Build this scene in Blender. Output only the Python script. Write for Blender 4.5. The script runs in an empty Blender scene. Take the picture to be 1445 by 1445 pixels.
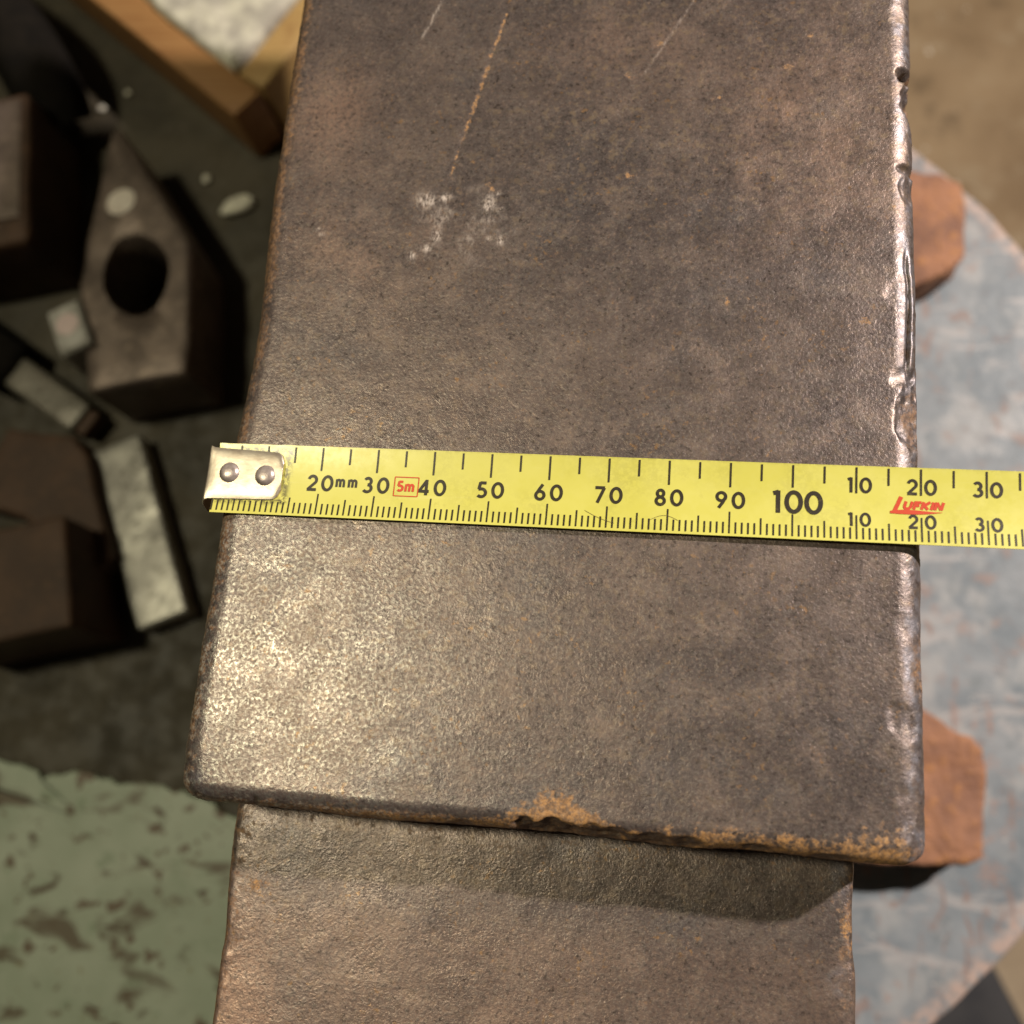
import bpy, math, random
import numpy as np
from mathutils import Vector, Matrix

random.seed(4)
MM = 0.001
scene = bpy.context.scene
COL = scene.collection

# ------------------------------------------------------------------ camera
cam_d = bpy.data.cameras.new("camera")
cam = bpy.data.objects.new("camera", cam_d)
COL.objects.link(cam)
R = np.array([[0.98901255, 0.08127242, -0.1234867],
              [0.04681333, -0.96451108, -0.25985936],
              [-0.14022369, 0.25122335, -0.9577182]])
m = Matrix.Identity(4)
for i in range(3):
    m[i][0] = R[0][i]
    m[i][1] = -R[1][i]
    m[i][2] = -R[2][i]
m[0][3], m[1][3], m[2][3] = 75.236 * MM, 8.079 * MM, 165.057 * MM
cam.matrix_world = m
cam_d.sensor_width = 36.0
cam_d.lens = 36.0 * 1430 / 1445
cam_d.clip_start = 0.005
cam_d.clip_end = 50
cam_d.dof.use_dof = True
cam_d.dof.focus_distance = 0.1735
cam_d.dof.aperture_fstop = cam_d.lens / 2.7
scene.camera = cam

# ------------------------------------------------------------------ world and lamps
world = bpy.data.worlds.new("World")
scene.world = world
world.use_nodes = True
bg = world.node_tree.nodes["Background"]
bg.inputs[0].default_value = (1.0, 0.86, 0.66, 1)
bg.inputs[1].default_value = 0.025


def lamp(name, loc, target, power, size, color):
    d = bpy.data.lights.new(name, 'AREA')
    d.shape = 'DISK'
    d.size = size
    d.energy = power
    d.color = color
    o = bpy.data.objects.new(name, d)
    COL.objects.link(o)
    o.location = loc
    v = Vector(target) - Vector(loc)
    o.rotation_euler = v.to_track_quat('-Z', 'Y').to_euler()
    return o


lamp("key_lamp", (0.06 + 0.654 * 1.5, 0.06 + 0.424 * 1.5, 0.626 * 1.5), (0.06, 0.06, 0), 34, 0.055, (1.0, 0.88, 0.80))
lamp("warm_lamp", (-0.62, 0.155, 1.47), (0.0, 0.08, -0.1), 11.5, 0.17, (1.0, 0.91, 0.64))

vs = scene.view_settings
vs.view_transform = 'Standard'
vs.look = 'None'
vs.exposure = 0
vs.gamma = 1
scene.cycles.use_denoising = True
scene.cycles.max_bounces = 5

# ------------------------------------------------------------------ helpers


def fbm(p, scale, octaves=4, seed=0, gain=0.5):
    """Value noise fbm on an (n,3) array of millimetre points, about -1..1."""
    p = np.asarray(p, float) / scale
    out = np.zeros(len(p))
    amp, tot = 1.0, 0.0
    for o in range(octaves):
        q = p * (2 ** o) + 17.3 * o + seed * 7.13
        i = np.floor(q).astype(np.int64)
        f = q - i
        f = f * f * (3 - 2 * f)

        def h(dx, dy, dz):
            n = (i[:, 0] + dx) * 73856093 ^ (i[:, 1] + dy) * 19349663 ^ (i[:, 2] + dz) * 83492791 ^ (seed * 2654435 + o * 977)
            n = (n ^ (n >> 13)) * 1274126177 & 0x7fffffff
            n = (n ^ (n >> 16)) & 0xffff
            return n / 32767.5 - 1
        v = 0
        for dx in (0, 1):
            wx = f[:, 0] if dx else 1 - f[:, 0]
            for dy in (0, 1):
                wy = f[:, 1] if dy else 1 - f[:, 1]
                for dz in (0, 1):
                    wz = f[:, 2] if dz else 1 - f[:, 2]
                    v = v + h(dx, dy, dz) * wx * wy * wz
        out += v * amp
        tot += amp
        amp *= gain
    return out / tot


def smooth(a, b, x):
    t = np.clip((x - a) / (b - a), 0, 1)
    return t * t * (3 - 2 * t)


def mesh_obj(name, verts, faces, mat, parent=None, shade=True, attrs=None):
    me = bpy.data.meshes.new(name)
    v = np.asarray(verts, float) * MM
    me.from_pydata(v.tolist(), [], faces if isinstance(faces, list) else faces.tolist())
    me.update()
    if attrs:
        for k, a in attrs.items():
            at = me.attributes.new(k, 'FLOAT', 'POINT')
            at.data.foreach_set('value', np.asarray(a, np.float32))
    me.polygons.foreach_set('use_smooth', [shade] * len(me.polygons))
    if shade and len(me.polygons) < 40000:
        me.set_sharp_from_angle(angle=math.radians(50))
    if mat:
        me.materials.append(mat)
    o = bpy.data.objects.new(name, me)
    COL.objects.link(o)
    if parent:
        o.parent = parent
    return o


def empty(name, loc):
    o = bpy.data.objects.new(name, None)
    o.location = Vector(loc) * MM
    o.empty_display_size = 0.01
    COL.objects.link(o)
    return o


def tag(o, label=None, cat=None, group=None, kind=None):
    if label:
        o['label'] = label
    if cat:
        o['category'] = cat
    if group:
        o['group'] = group
    if kind:
        o['kind'] = kind
    return o


def grid_faces(nu, nv, base=0, flip=False):
    i = np.arange(nu - 1)[:, None] * nv + np.arange(nv - 1)[None, :] + base
    f = np.stack([i, i + nv, i + nv + 1, i + 1], -1).reshape(-1, 4)
    return f[:, ::-1] if flip else f


def weld(verts, faces, tol=1e-4):
    k = np.round(verts / tol).astype(np.int64)
    _, idx, inv = np.unique(k, axis=0, return_index=True, return_inverse=True)
    inv = inv.reshape(-1)
    return verts[idx], inv[faces]


def box_shell(xs, ys, zs, bottom=False):
    """Dense surface grid of a box (top, four sides, optional bottom), welded."""
    xs, ys, zs = map(np.asarray, (xs, ys, zs))
    V, F, n = [], [], 0

    def add(A, B, C, fix, flip):
        nonlocal n
        a, b = np.meshgrid(A, B, indexing='ij')
        c = np.full_like(a, C)
        cols = {'z': (a, b, c), 'x': (c, a, b), 'y': (a, c, b)}[fix]
        V.append(np.stack([q.ravel() for q in cols], 1))
        F.append(grid_faces(len(A), len(B), n, flip))
        n += a.size
    add(xs, ys, zs[-1], 'z', False)
    add(ys, zs, xs[-1], 'x', False)
    add(ys, zs, xs[0], 'x', True)
    add(xs, zs, ys[0], 'y', False)
    add(xs, zs, ys[-1], 'y', True)
    if bottom:
        add(xs, ys, zs[0], 'z', True)
    return weld(np.concatenate(V), np.concatenate(F))


def round_box(q, lo, hi, rlo, rhi):
    """Round the edges of shell points q; per-axis radii on the low / high side."""
    lo, hi, rlo, rhi = map(lambda t: np.asarray(t, float), (lo, hi, rlo, rhi))
    inner = np.clip(q, lo + rlo, hi - rhi)
    d = q - inner
    r = np.where(d < 0, rlo, rhi)
    e = d / np.maximum(r, 1e-6)
    nrm = np.linalg.norm(e, axis=1, keepdims=True)
    e = e / np.maximum(nrm, 1e-9)
    return inner + e * r, e


def samples(lo, hi, rlo, rhi, n_r, step):
    a = np.linspace(lo, lo + rlo, n_r + 1)[:-1] if rlo > 0 else np.array([])
    c = np.linspace(hi - rhi, hi, n_r + 1)[1:] if rhi > 0 else np.array([])
    b = np.linspace(lo + rlo, hi - rhi, max(2, int((hi - rhi - lo - rlo) / step) + 1))
    return np.concatenate([a, b, c])


def block(name, lo, hi, r, mat, parent=None, n_r=3, step=6, noise=0.0, nscale=12, seed=0, matrix=None, wedge=None):
    """Worn rounded block; matrix = 4x4 in mm applied last."""
    lo, hi = np.array(lo, float), np.array(hi, float)
    ax = [samples(lo[k], hi[k], r, r, n_r, step) for k in range(3)]
    V, F = box_shell(*ax, bottom=True)
    V, e = round_box(V, lo, hi, (r,) * 3, (r,) * 3)
    if noise:
        V = V + e * (fbm(V, nscale, 3, seed) * noise)[:, None]
    if wedge:
        V = wedge(V)
    if matrix is not None:
        M = np.array(matrix)
        V = V @ M[:3, :3].T + M[:3, 3]
    return mesh_obj(name, V, F, mat, parent)


def prism(name, pts, z0, z1, mat, parent=None, bevel=2.0, noise=0.0, seed=0, sub=5.0, shade=True, drop=None):
    """Extruded outline with bevelled top edge; outline resampled and roughened."""
    P = np.array(pts, float)
    out = []
    for a, b in zip(P, np.roll(P, -1, 0)):
        n = max(1, int(np.linalg.norm(b - a) / sub))
        out += [a + (b - a) * t for t in np.arange(n) / n]
    P = np.array(out)
    area = np.sum(P[:, 0] * np.roll(P[:, 1], -1) - np.roll(P[:, 0], -1) * P[:, 1])
    if area < 0:
        P = P[::-1]
    t = np.roll(P, -1, 0) - np.roll(P, 1, 0)
    t /= np.linalg.norm(t, axis=1, keepdims=True) + 1e-9
    nr = np.stack([t[:, 1], -t[:, 0]], 1)
    n = len(P)
    V = []
    rings = [(z0, 0.0)]
    nz = max(2, int((z1 - z0) / max(sub, 3)))
    for z in np.linspace(z0, z1 - bevel, nz + 1)[1:]:
        rings.append((z, 0.0))
    for k in (0.33, 0.66, 1.0):
        a = k * math.pi / 2
        rings.append((z1 - bevel + bevel * math.sin(a), bevel * (1 - math.cos(a))))
    c = P.mean(0)
    for z, ins in rings:
        V.append(np.column_stack([P - nr * ins, np.full(n, z)]))
    top_in = P - nr * bevel
    for k in (0.8, 0.55, 0.3, 0.12):
        V.append(np.column_stack([c + (top_in - c) * k, np.full(n, z1)]))
    V.append(np.array([[c[0], c[1], z1]]))
    V = np.concatenate(V)
    nrings = len(rings) + 4
    F = []
    for i in range(nrings - 1):
        for j in range(n):
            k = (j + 1) % n
            F.append([i * n + j, i * n + k, (i + 1) * n + k, (i + 1) * n + j])
    last = (nrings - 1) * n
    for j in range(n):
        F.append([last + j, last + (j + 1) % n, nrings * n])
    F.append(list(range(n))[::-1])
    if noise:
        d = np.stack([fbm(V, 14, 3, seed + s) for s in range(3)], 1)
        V = V + d * noise
    if drop:
        V = drop(V)
    o = mesh_obj(name, V, F, mat, parent, shade)
    return o


def lathe(name, prof, mat, parent, mtx, seg=24):
    V, F = [], []
    for r, z in prof:
        for k in range(seg):
            a = 2 * math.pi * k / seg
            V.append((r * math.cos(a), r * math.sin(a), z))
    n = len(prof)
    for i in range(n - 1):
        for k in range(seg):
            F.append([i * seg + k, i * seg + (k + 1) % seg, (i + 1) * seg + (k + 1) % seg, (i + 1) * seg + k])
    F.append([(n - 1) * seg + k for k in range(seg)])
    F.append([k for k in range(seg)][::-1])
    V = np.array(V)
    M = np.array(mtx)
    V = V @ M[:3, :3].T + M[:3, 3]
    return mesh_obj(name, V, F, mat, parent)


def frame_mtx(origin, xdir, up=(0, 0, 1)):
    x = np.array(xdir, float)
    x /= np.linalg.norm(x)
    u = np.array(up, float)
    y = np.cross(u, x)
    y /= np.linalg.norm(y)
    z = np.cross(x, y)
    M = np.eye(4)
    M[:3, 0], M[:3, 1], M[:3, 2], M[:3, 3] = x, y, z, origin
    return M


# ------------------------------------------------------------------ materials
class NT:
    def __init__(self, name):
        self.m = bpy.data.materials.new(name)
        self.m.use_nodes = True
        self.t = self.m.node_tree
        self.b = self.t.nodes["Principled BSDF"]
        g = self.t.nodes.new("ShaderNodeTexCoord")
        self.co = g.outputs["Object"]
        geo = self.t.nodes.new("ShaderNodeNewGeometry")
        self.pos = geo.outputs["Position"]

    def n(self, typ, **kw):
        nd = self.t.nodes.new(typ)
        for k, v in kw.items():
            setattr(nd, k, v)
        return nd

    def link(self, a, b):
        self.t.links.new(a, b)

    def noise(self, mm, detail=4, rough=0.55, stretch=None, seed=0.0, dist=0.0):
        nd = self.n("ShaderNodeTexNoise")
        mp = self.n("ShaderNodeMapping")
        s = 1000.0 / mm
        mp.inputs["Scale"].default_value = (s, s, s) if not stretch else tuple(s * q for q in stretch)
        mp.inputs["Location"].default_value = (seed * 3.7, seed * 1.9, seed * 5.1)
        self.link(self.pos, mp.inputs["Vector"])
        self.link(mp.outputs[0], nd.inputs["Vector"])
        nd.inputs["Scale"].default_value = 1.0
        nd.inputs["Detail"].default_value = detail
        nd.inputs["Roughness"].default_value = rough
        nd.inputs["Distortion"].default_value = dist
        return nd.outputs["Fac"]

    def voro(self, mm, seed=0.0, feature='F1'):
        nd = self.n("ShaderNodeTexVoronoi", feature=feature)
        mp = self.n("ShaderNodeMapping")
        s = 1000.0 / mm
        mp.inputs["Scale"].default_value = (s, s, s)
        mp.inputs["Location"].default_value = (seed * 3.7, seed * 1.9, seed * 5.1)
        self.link(self.pos, mp.inputs["Vector"])
        self.link(mp.outputs[0], nd.inputs["Vector"])
        nd.inputs["Scale"].default_value = 1.0
        return nd.outputs["Distance"]

    def ramp(self, fac, lo, hi, a=0.0, b=1.0):
        nd = self.n("ShaderNodeMapRange", interpolation_type='SMOOTHSTEP')
        self.link(fac, nd.inputs["Value"])
        nd.inputs["From Min"].default_value = lo
        nd.inputs["From Max"].default_value = hi
        nd.inputs["To Min"].default_value = a
        nd.inputs["To Max"].default_value = b
        return nd.outputs["Result"]

    def math(self, op, a, b=None):
        nd = self.n("ShaderNodeMath", operation=op)
        for s, v in zip(nd.inputs, (a, b)):
            if v is None:
                continue
            if isinstance(v, (int, float)):
                s.default_value = v
            else:
                self.link(v, s)
        return nd.outputs[0]

    def mix(self, fac, a, b, blend='MIX'):
        nd = self.n("ShaderNodeMix", data_type='RGBA', blend_type=blend)
        for s, v in ((nd.inputs[0], fac), (nd.inputs[6], a), (nd.inputs[7], b)):
            if isinstance(v, (int, float)):
                s.default_value = v
            elif isinstance(v, tuple):
                s.default_value = (*v, 1)
            else:
                self.link(v, s)
        return nd.outputs[2]

    def attr(self, name):
        nd = self.n("ShaderNodeAttribute", attribute_name=name)
        return nd.outputs["Fac"]

    def set(self, key, v):
        s = self.b.inputs[key]
        if isinstance(v, (int, float)):
            s.default_value = v
        elif isinstance(v, tuple):
            s.default_value = (*v, 1)
        else:
            self.link(v, s)

    def bump(self, height, dist_mm, strength=1.0, prev=None):
        nd = self.n("ShaderNodeBump")
        nd.inputs["Distance"].default_value = dist_mm * MM
        nd.inputs["Strength"].default_value = strength
        self.link(height, nd.inputs["Height"])
        if prev:
            self.link(prev, nd.inputs["Normal"])
        return nd.outputs[0]


def anvil_mat():
    k = NT("worn_anvil_steel")
    big = k.noise(30, 3, seed=1)
    mid = k.noise(6, 4, seed=2)
    fine = k.noise(0.85, 3, 0.6, seed=3)
    grain = k.noise(0.42, 2, 0.5, seed=4)
    spk = k.noise(1.1, 2, 0.5, seed=8)
    c = k.mix(k.ramp(big, 0.35, 0.68), (0.114, 0.090, 0.086), (0.162, 0.124, 0.110))
    c = k.mix(k.ramp(mid, 0.48, 0.74, 0, .50), c, (0.205, 0.150, 0.120))
    c = k.mix(k.ramp(k.noise(15, 4, seed=5), 0.50, 0.76, 0, .55), c, (0.110, 0.101, 0.107))
    # fine grain: light and dark specks
    c = k.mix(k.ramp(fine, 0.54, 0.70, 0, .50), c, (0.275, 0.200, 0.158))
    c = k.mix(k.ramp(fine, 0.45, 0.30, 0, .70), c, (0.045, 0.034, 0.031))
    c = k.mix(k.ramp(grain, 0.55, 0.72, 0, .35), c, (0.33, 0.28, 0.245))
    crs = k.attr("coarse")
    cn = k.noise(1.9, 3, .6, seed=31)
    c = k.mix(k.math('MULTIPLY', crs, k.ramp(cn, .52, .68, 0, .75)), c, (0.255, 0.190, 0.130))
    c = k.mix(k.math('MULTIPLY', crs, k.ramp(cn, .44, .30, 0, .7)), c, (0.062, 0.052, 0.050))
    tan = k.attr("tan")
    c = k.mix(k.math('MULTIPLY', tan, k.ramp(fine, 0.3, 0.6, .25, .8)), c, (0.38, 0.245, 0.180))
    # rust freckles, few and warm
    fr = k.math('MULTIPLY', k.ramp(spk, 0.60, 0.72), k.ramp(k.noise(9, 3, seed=9), 0.48, 0.66))
    c = k.mix(k.math('MULTIPLY', fr, .7), c, (0.33, 0.19, 0.085))
    # rust at edges and in chips
    rust = k.attr("rust")
    rm = k.ramp(k.math('ADD', rust, k.ramp(k.noise(1.6, 5, .7, seed=11), 0.25, 0.75, -.55, .55)), 0.30, 0.80)
    rc = k.mix(k.ramp(k.noise(1.0, 4, .65, seed=12), 0.36, 0.66), (0.085, 0.046, 0.027), (0.27, 0.145, 0.068))
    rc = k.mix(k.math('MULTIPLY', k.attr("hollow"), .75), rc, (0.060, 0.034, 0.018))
    rc = k.mix(k.ramp(k.noise(0.7, 3, seed=17), 0.62, 0.72, 0, .6), rc, (0.40, 0.23, 0.09))
    c = k.mix(k.math('MULTIPLY', rm, .9), c, rc)
    org = k.attr("orange")
    oc = k.mix(k.ramp(k.noise(0.7, 4, .7, seed=14), 0.36, 0.66), (0.135, 0.078, 0.042), (0.44, 0.235, 0.085))
    om = k.ramp(k.math('ADD', org, k.ramp(k.noise(1.3, 5, .7, seed=13), 0.25, 0.75, -.55, .55)), 0.34, 0.80)
    c = k.mix(om, c, oc)
    # bare polished metal on the right edge, and scuffed flecks
    bare = k.attr("bare")
    bm = k.math('MULTIPLY', bare, k.ramp(k.noise(2.6, 5, .65, seed=15), 0.42, 0.66))
    c = k.mix(bm, c, (0.225, 0.220, 0.250))
    scf = k.math('MULTIPLY', k.attr("scuff"), k.ramp(k.noise(0.75, 5, .75, stretch=(1.4, .6, 1), seed=16), 0.38, 0.64))
    c = k.mix(k.math('MULTIPLY', scf, .92), c, (0.66, 0.57, 0.50))
    # grain tops rubbed bright; at front left the lamp highlight is painted in
    gr = k.noise(0.62, 5, 0.62, seed=21, dist=.25)
    pol_sheen = k.math('MULTIPLY', k.ramp(gr, 0.42, 0.68), k.attr("polish_sheen"))
    pol_sheen = k.math('MULTIPLY', pol_sheen, k.ramp(k.noise(5.5, 5, .65, seed=26), .34, .60, .50, 1.0))
    c = k.mix(pol_sheen, c, (0.455, 0.435, 0.385))
    c = k.mix(k.ramp(k.noise(1.3, 3, .6, seed=27), .36, .27, 0, .7), c, (0.045, 0.032, 0.027))
    k.set("Base Color", c)
    dull = k.math('MAXIMUM', k.math('MAXIMUM', rm, om), scf)
    notrust = k.math('SUBTRACT', 1.0, dull)
    k.set("Metallic", k.math('MULTIPLY', notrust, k.math('ADD', 0.55, k.math('MULTIPLY', pol_sheen, .45))))
    r = k.ramp(mid, 0.3, 0.7, 0.31, 0.41)
    r = k.math('ADD', r, k.math('MULTIPLY', dull, 0.3))
    r = k.math('SUBTRACT', r, k.math('MULTIPLY', pol_sheen, 0.05))
    r = k.math('ADD', r, k.math('MULTIPLY', bare, k.ramp(k.noise(1.4, 4, .65, seed=25), .35, .65, .02, .16)))
    k.set("Roughness", r)
    b1 = k.bump(gr, 0.12, 0.62)
    b2 = k.bump(k.noise(0.36, 2, 0.5, seed=22), 0.05, 0.55, b1)
    b3 = k.bump(k.ramp(k.noise(1.7, 4, .6, seed=23), 0.36, 0.27), 0.10, -0.6, b2)
    k.link(b3, k.b.inputs["Normal"])
    return k.m


def rust_mat(name, a, b, c2, rough=0.75, mm=7, metallic=0.0, bump=.5):
    k = NT(name)
    n1 = k.noise(mm * 2.5, 4, seed=1)
    n2 = k.noise(mm * .5, 4, .6, seed=2)
    c = k.mix(k.ramp(n1, .35, .65), a, b)
    c = k.mix(k.ramp(n2, .52, .70, 0, .8), c, c2)
    k.set("Base Color", c)
    k.set("Roughness", rough)
    k.set("Metallic", metallic)
    k.link(k.bump(n2, bump, .7), k.b.inputs["Normal"])
    return k.m


def plain(name, col, rough=0.5, metallic=0.0, var=None, mm=6, bump=0.0, coat=0.0):
    k = NT(name)
    if var:
        k.set("Base Color", k.mix(k.ramp(k.noise(mm, 4, .6), .35, .65), col, var))
    else:
        k.set("Base Color", col)
    k.set("Roughness", rough)
    k.set("Metallic", metallic)
    if coat:
        k.set("Coat Weight", coat)
        k.set("Coat Roughness", 0.12)
    if bump:
        k.link(k.bump(k.noise(mm * .4, 4, .6), bump, .6), k.b.inputs["Normal"])
    return k.m


def plate_mat():
    k = NT("blue_grey_painted_plate")
    n1, n2, n3 = k.noise(34, 5, .6, seed=1), k.noise(9, 5, .62, seed=2), k.noise(4, 4, seed=3)
    c = k.mix(k.ramp(n1, .36, .64), (0.165, 0.205, 0.232), (0.285, 0.318, 0.338))
    c = k.mix(k.ramp(k.noise(18, 4, seed=6), .50, .66, 0, .6), c, (0.43, 0.44, 0.43))
    stk = k.noise(22, 5, .65, stretch=(.45, 1.8, 1), seed=8, dist=1.2)
    c = k.mix(k.ramp(stk, .54, .64, 0, .7), c, (0.45, 0.44, 0.43))
    c = k.mix(k.ramp(k.noise(16, 5, .65, stretch=(1.3, .5, 1), seed=9, dist=1.5), .58, .66, 0, .8), c, (0.27, 0.185, 0.155))
    c = k.mix(k.ramp(n2, .57, .68, 0, .6), c, (0.36, 0.25, 0.21))
    c = k.mix(k.ramp(n2, .42, .32, 0, .75), c, (0.20, 0.235, 0.25))
    c = k.mix(k.ramp(n3, .66, .74, 0, .8), c, (0.56, 0.55, 0.52))
    # plate drawn dark olive brown on the tool side
    w = k.attr("worn")
    wm = k.ramp(k.math('ADD', w, k.ramp(n2, .3, .7, -.35, .35)), .40, .60)
    wc = k.mix(k.ramp(n1, .35, .65), (0.034, 0.028, 0.016), (0.062, 0.051, 0.031))
    wc = k.mix(k.ramp(n3, .58, .72, 0, .5), wc, (0.11, 0.095, 0.068))
    c = k.mix(wm, c, wc)
    rim = k.math('MULTIPLY', k.attr("rim"), k.ramp(n3, .35, .60))
    c = k.mix(rim, c, (0.52, 0.40, 0.34))
    k.set("Base Color", c)
    k.set("Roughness", k.math("ADD", k.ramp(n2, .3, .7, .34, .60), k.math("MULTIPLY", wm, .2)))
    k.link(k.bump(n2, .5, .5), k.b.inputs["Normal"])
    return k.m


def green_mat():
    k = NT("mint_green_chipped_paint")
    n1, n2, n3 = k.noise(40, 4, seed=11), k.noise(11, 4, .6, seed=12), k.noise(5, 3, seed=13)
    c = k.mix(k.ramp(n1, .35, .65), (0.335, 0.395, 0.295), (0.43, 0.485, 0.385))
    c = k.mix(k.ramp(n2, .57, .70, 0, .6), c, (0.20, 0.27, 0.17))
    # chips down to rust: stretched flecks
    sp = k.noise(11, 4, .5, stretch=(.75, 1.25, 1), seed=14, dist=.5)
    c = k.mix(k.ramp(sp, .60, .70), c, (0.085, 0.045, 0.020))
    sp2 = k.noise(8.0, 2, .5, seed=16)
    c = k.mix(k.ramp(sp2, .61, .69, 0, .9), c, (0.105, 0.055, 0.022))
    bigs = k.noise(24, 5, .6, stretch=(.8, 1.6, 1), seed=15, dist=.6)
    c = k.mix(k.ramp(bigs, .555, .67, 0, .9), c, (0.095, 0.060, 0.026))
    c = k.mix(k.ramp(n3, .62, .75, 0, .6), c, (0.22, 0.18, 0.08))
    k.set("Base Color", c)
    k.set("Roughness", .5)
    k.link(k.bump(k.ramp(sp, .66, .62), .4, .6), k.b.inputs["Normal"])
    return k.m


def tape_mat():
    k = NT("yellow_lacquered_tape")
    c = k.mix(k.ramp(k.noise(18, 3, seed=1), .35, .65), (0.625, 0.595, 0.115), (0.675, 0.645, 0.145))
    c = k.mix(k.ramp(k.noise(2.6, 5, .7, seed=2), .60, .78, 0, .38), c, (0.42, 0.38, 0.09))
    c = k.mix(k.ramp(k.noise(6, 4, .7, stretch=(.15, 2, 1), seed=4), .62, .75, 0, .35), c, (0.80, 0.76, 0.34))
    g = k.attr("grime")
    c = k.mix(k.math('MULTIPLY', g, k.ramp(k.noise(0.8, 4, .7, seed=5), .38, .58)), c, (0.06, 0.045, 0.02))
    k.set("Base Color", c)
    k.set("Roughness", k.ramp(k.noise(3, 4, .7, seed=3), .35, .7, .30, .46))
    k.set("Coat Weight", .3)
    k.set("Coat Roughness", .22)
    k.link(k.bump(k.noise(9, 3, seed=6), .05, .5), k.b.inputs["Normal"])
    return k.m


def print_mat(name, col, wear):
    k = NT(name)
    c = k.mix(k.ramp(k.noise(1.1, 4, .7, seed=2), .54, .76, 0, .5), col, wear)
    k.set("Base Color", c)
    k.set("Roughness", .42)
    return k.m


def floor_mat():
    k = NT("brown_concrete_floor")
    n1, n2 = k.noise(150, 5, .6, seed=1), k.noise(38, 5, .65, seed=2)
    c = k.mix(k.ramp(n1, .35, .65), (0.19, 0.125, 0.062), (0.29, 0.205, 0.115))
    c = k.mix(k.ramp(n2, .50, .72, 0, .6), c, (0.36, 0.29, 0.19))
    c = k.mix(k.ramp(n2, .44, .30, 0, .7), c, (0.13, 0.088, 0.045))
    c = k.mix(k.ramp(k.noise(16, 2, seed=4), .70, .76), c, (0.62, 0.56, 0.47))
    k.set("Base Color", c)
    k.set("Roughness", .7)
    k.link(k.bump(n2, 3, .4), k.b.inputs["Normal"])
    return k.m


def wood_mat(name, a, b, dirn=(0.3, 6, 6)):
    k = NT(name)
    n = k.noise(14, 5, .6, stretch=dirn, seed=3, dist=.6)
    c = k.mix(k.ramp(n, .35, .65), a, b)
    c = k.mix(k.ramp(k.noise(20, 3, seed=5), .52, .72, 0, .6), c, (0.20, 0.085, 0.025))
    k.set("Base Color", c)
    k.set("Roughness", .6)
    k.link(k.bump(n, .4, .5), k.b.inputs["Normal"])
    return k.m


M_ANV = anvil_mat()
M_BODY = rust_mat("rusty_anvil_side", (0.11, 0.06, 0.036), (0.19, 0.10, 0.055), (0.25, 0.13, 0.06))
M_FOOT = rust_mat("orange_brown_rust", (0.25, 0.125, 0.078), (0.42, 0.205, 0.110), (0.50, 0.235, 0.085), bump=2.0)
M_PLATE = plate_mat()
M_GREEN = green_mat()
M_TAPE = tape_mat()
M_TICK = print_mat("dark_brown_print", (0.022, 0.015, 0.006), (0.13, 0.105, 0.03))
M_RED = print_mat("red_print", (0.58, 0.052, 0.012), (0.58, 0.12, 0.03))
M_HOOK = plain("nickel_plated_steel", (0.64, 0.57, 0.46), .40, .85, (0.50, 0.42, 0.33), 3, .05)
M_RIVET = plain("polished_rivet", (0.50, 0.43, 0.39), .33, .45, (0.36, 0.30, 0.27), 1.0, .05)
M_FLOOR = floor_mat()
M_BOXWOOD = wood_mat("orange_brown_wood", (0.235, 0.110, 0.034), (0.31, 0.165, 0.058))
M_TANWOOD = wood_mat("tan_wood", (0.34, 0.21, 0.075), (0.44, 0.29, 0.11))
M_STUMP = wood_mat("brown_stump_wood", (0.18, 0.11, 0.06), (0.26, 0.17, 0.09), (4, 4, .3))
M_STONE = plain("pale_grey_stone", (0.60, 0.58, 0.47), .85, 0, (0.36, 0.34, 0.29), 12, 1.0)
M_HAM = rust_mat("dark_brown_hammer_steel", (0.105, 0.080, 0.066), (0.175, 0.135, 0.112), (0.24, 0.185, 0.145), .5, 7, .5, .3)
M_DARKRUST = rust_mat("dark_rusty_block", (0.050, 0.026, 0.014), (0.078, 0.040, 0.021), (0.10, 0.052, 0.027), .7, 8)
M_GREYST = rust_mat("grey_scale_steel", (0.23, 0.22, 0.195), (0.46, 0.445, 0.39), (0.12, 0.11, 0.09), .40, 9, .35, .5)
def black_mat():
    m = plain("black_rubber", (0.008, 0.007, 0.006), 1.0, 0, (0.012, 0.010, 0.008), 8)
    m.node_tree.nodes["Principled BSDF"].inputs["Specular IOR Level"].default_value = .08
    return m


M_RODST = rust_mat("dark_rod_steel", (0.10, 0.090, 0.070), (0.17, 0.155, 0.125), (0.07, 0.055, 0.04), .4, 9, .25, .5)
M_BLACK = black_mat()
M_WHITE = plain("white_marking_paint", (0.74, 0.68, 0.60), .6, 0, (0.60, 0.53, 0.46), 6)
M_ENDGREY = plain("pale_grey_scale", (0.46, 0.45, 0.42), .55, .2, (0.30, 0.29, 0.26), 6)
M_PINK = plain("pinkish_white_paint", (0.70, 0.55, 0.53), .6, 0, (0.60, 0.48, 0.47), 3)
M_CHIP = plain("pale_chip_stone", (0.70, 0.68, 0.56), .8, 0, (0.52, 0.50, 0.42), 4, .3)
M_MAT = plain("dark_rubber_mat", (0.035, 0.036, 0.040), .7, 0, (0.05, 0.05, 0.052), 20)

# ------------------------------------------------------------------ setting
floor = mesh_obj("floor", [(-3000, -3000, -700), (3000, -3000, -700), (3000, 3000, -700), (-3000, 3000, -700)], [[0, 1, 2, 3]], M_FLOOR)
tag(floor, "brown blotchy workshop floor beyond the steel plate", None, None, "structure")

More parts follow.
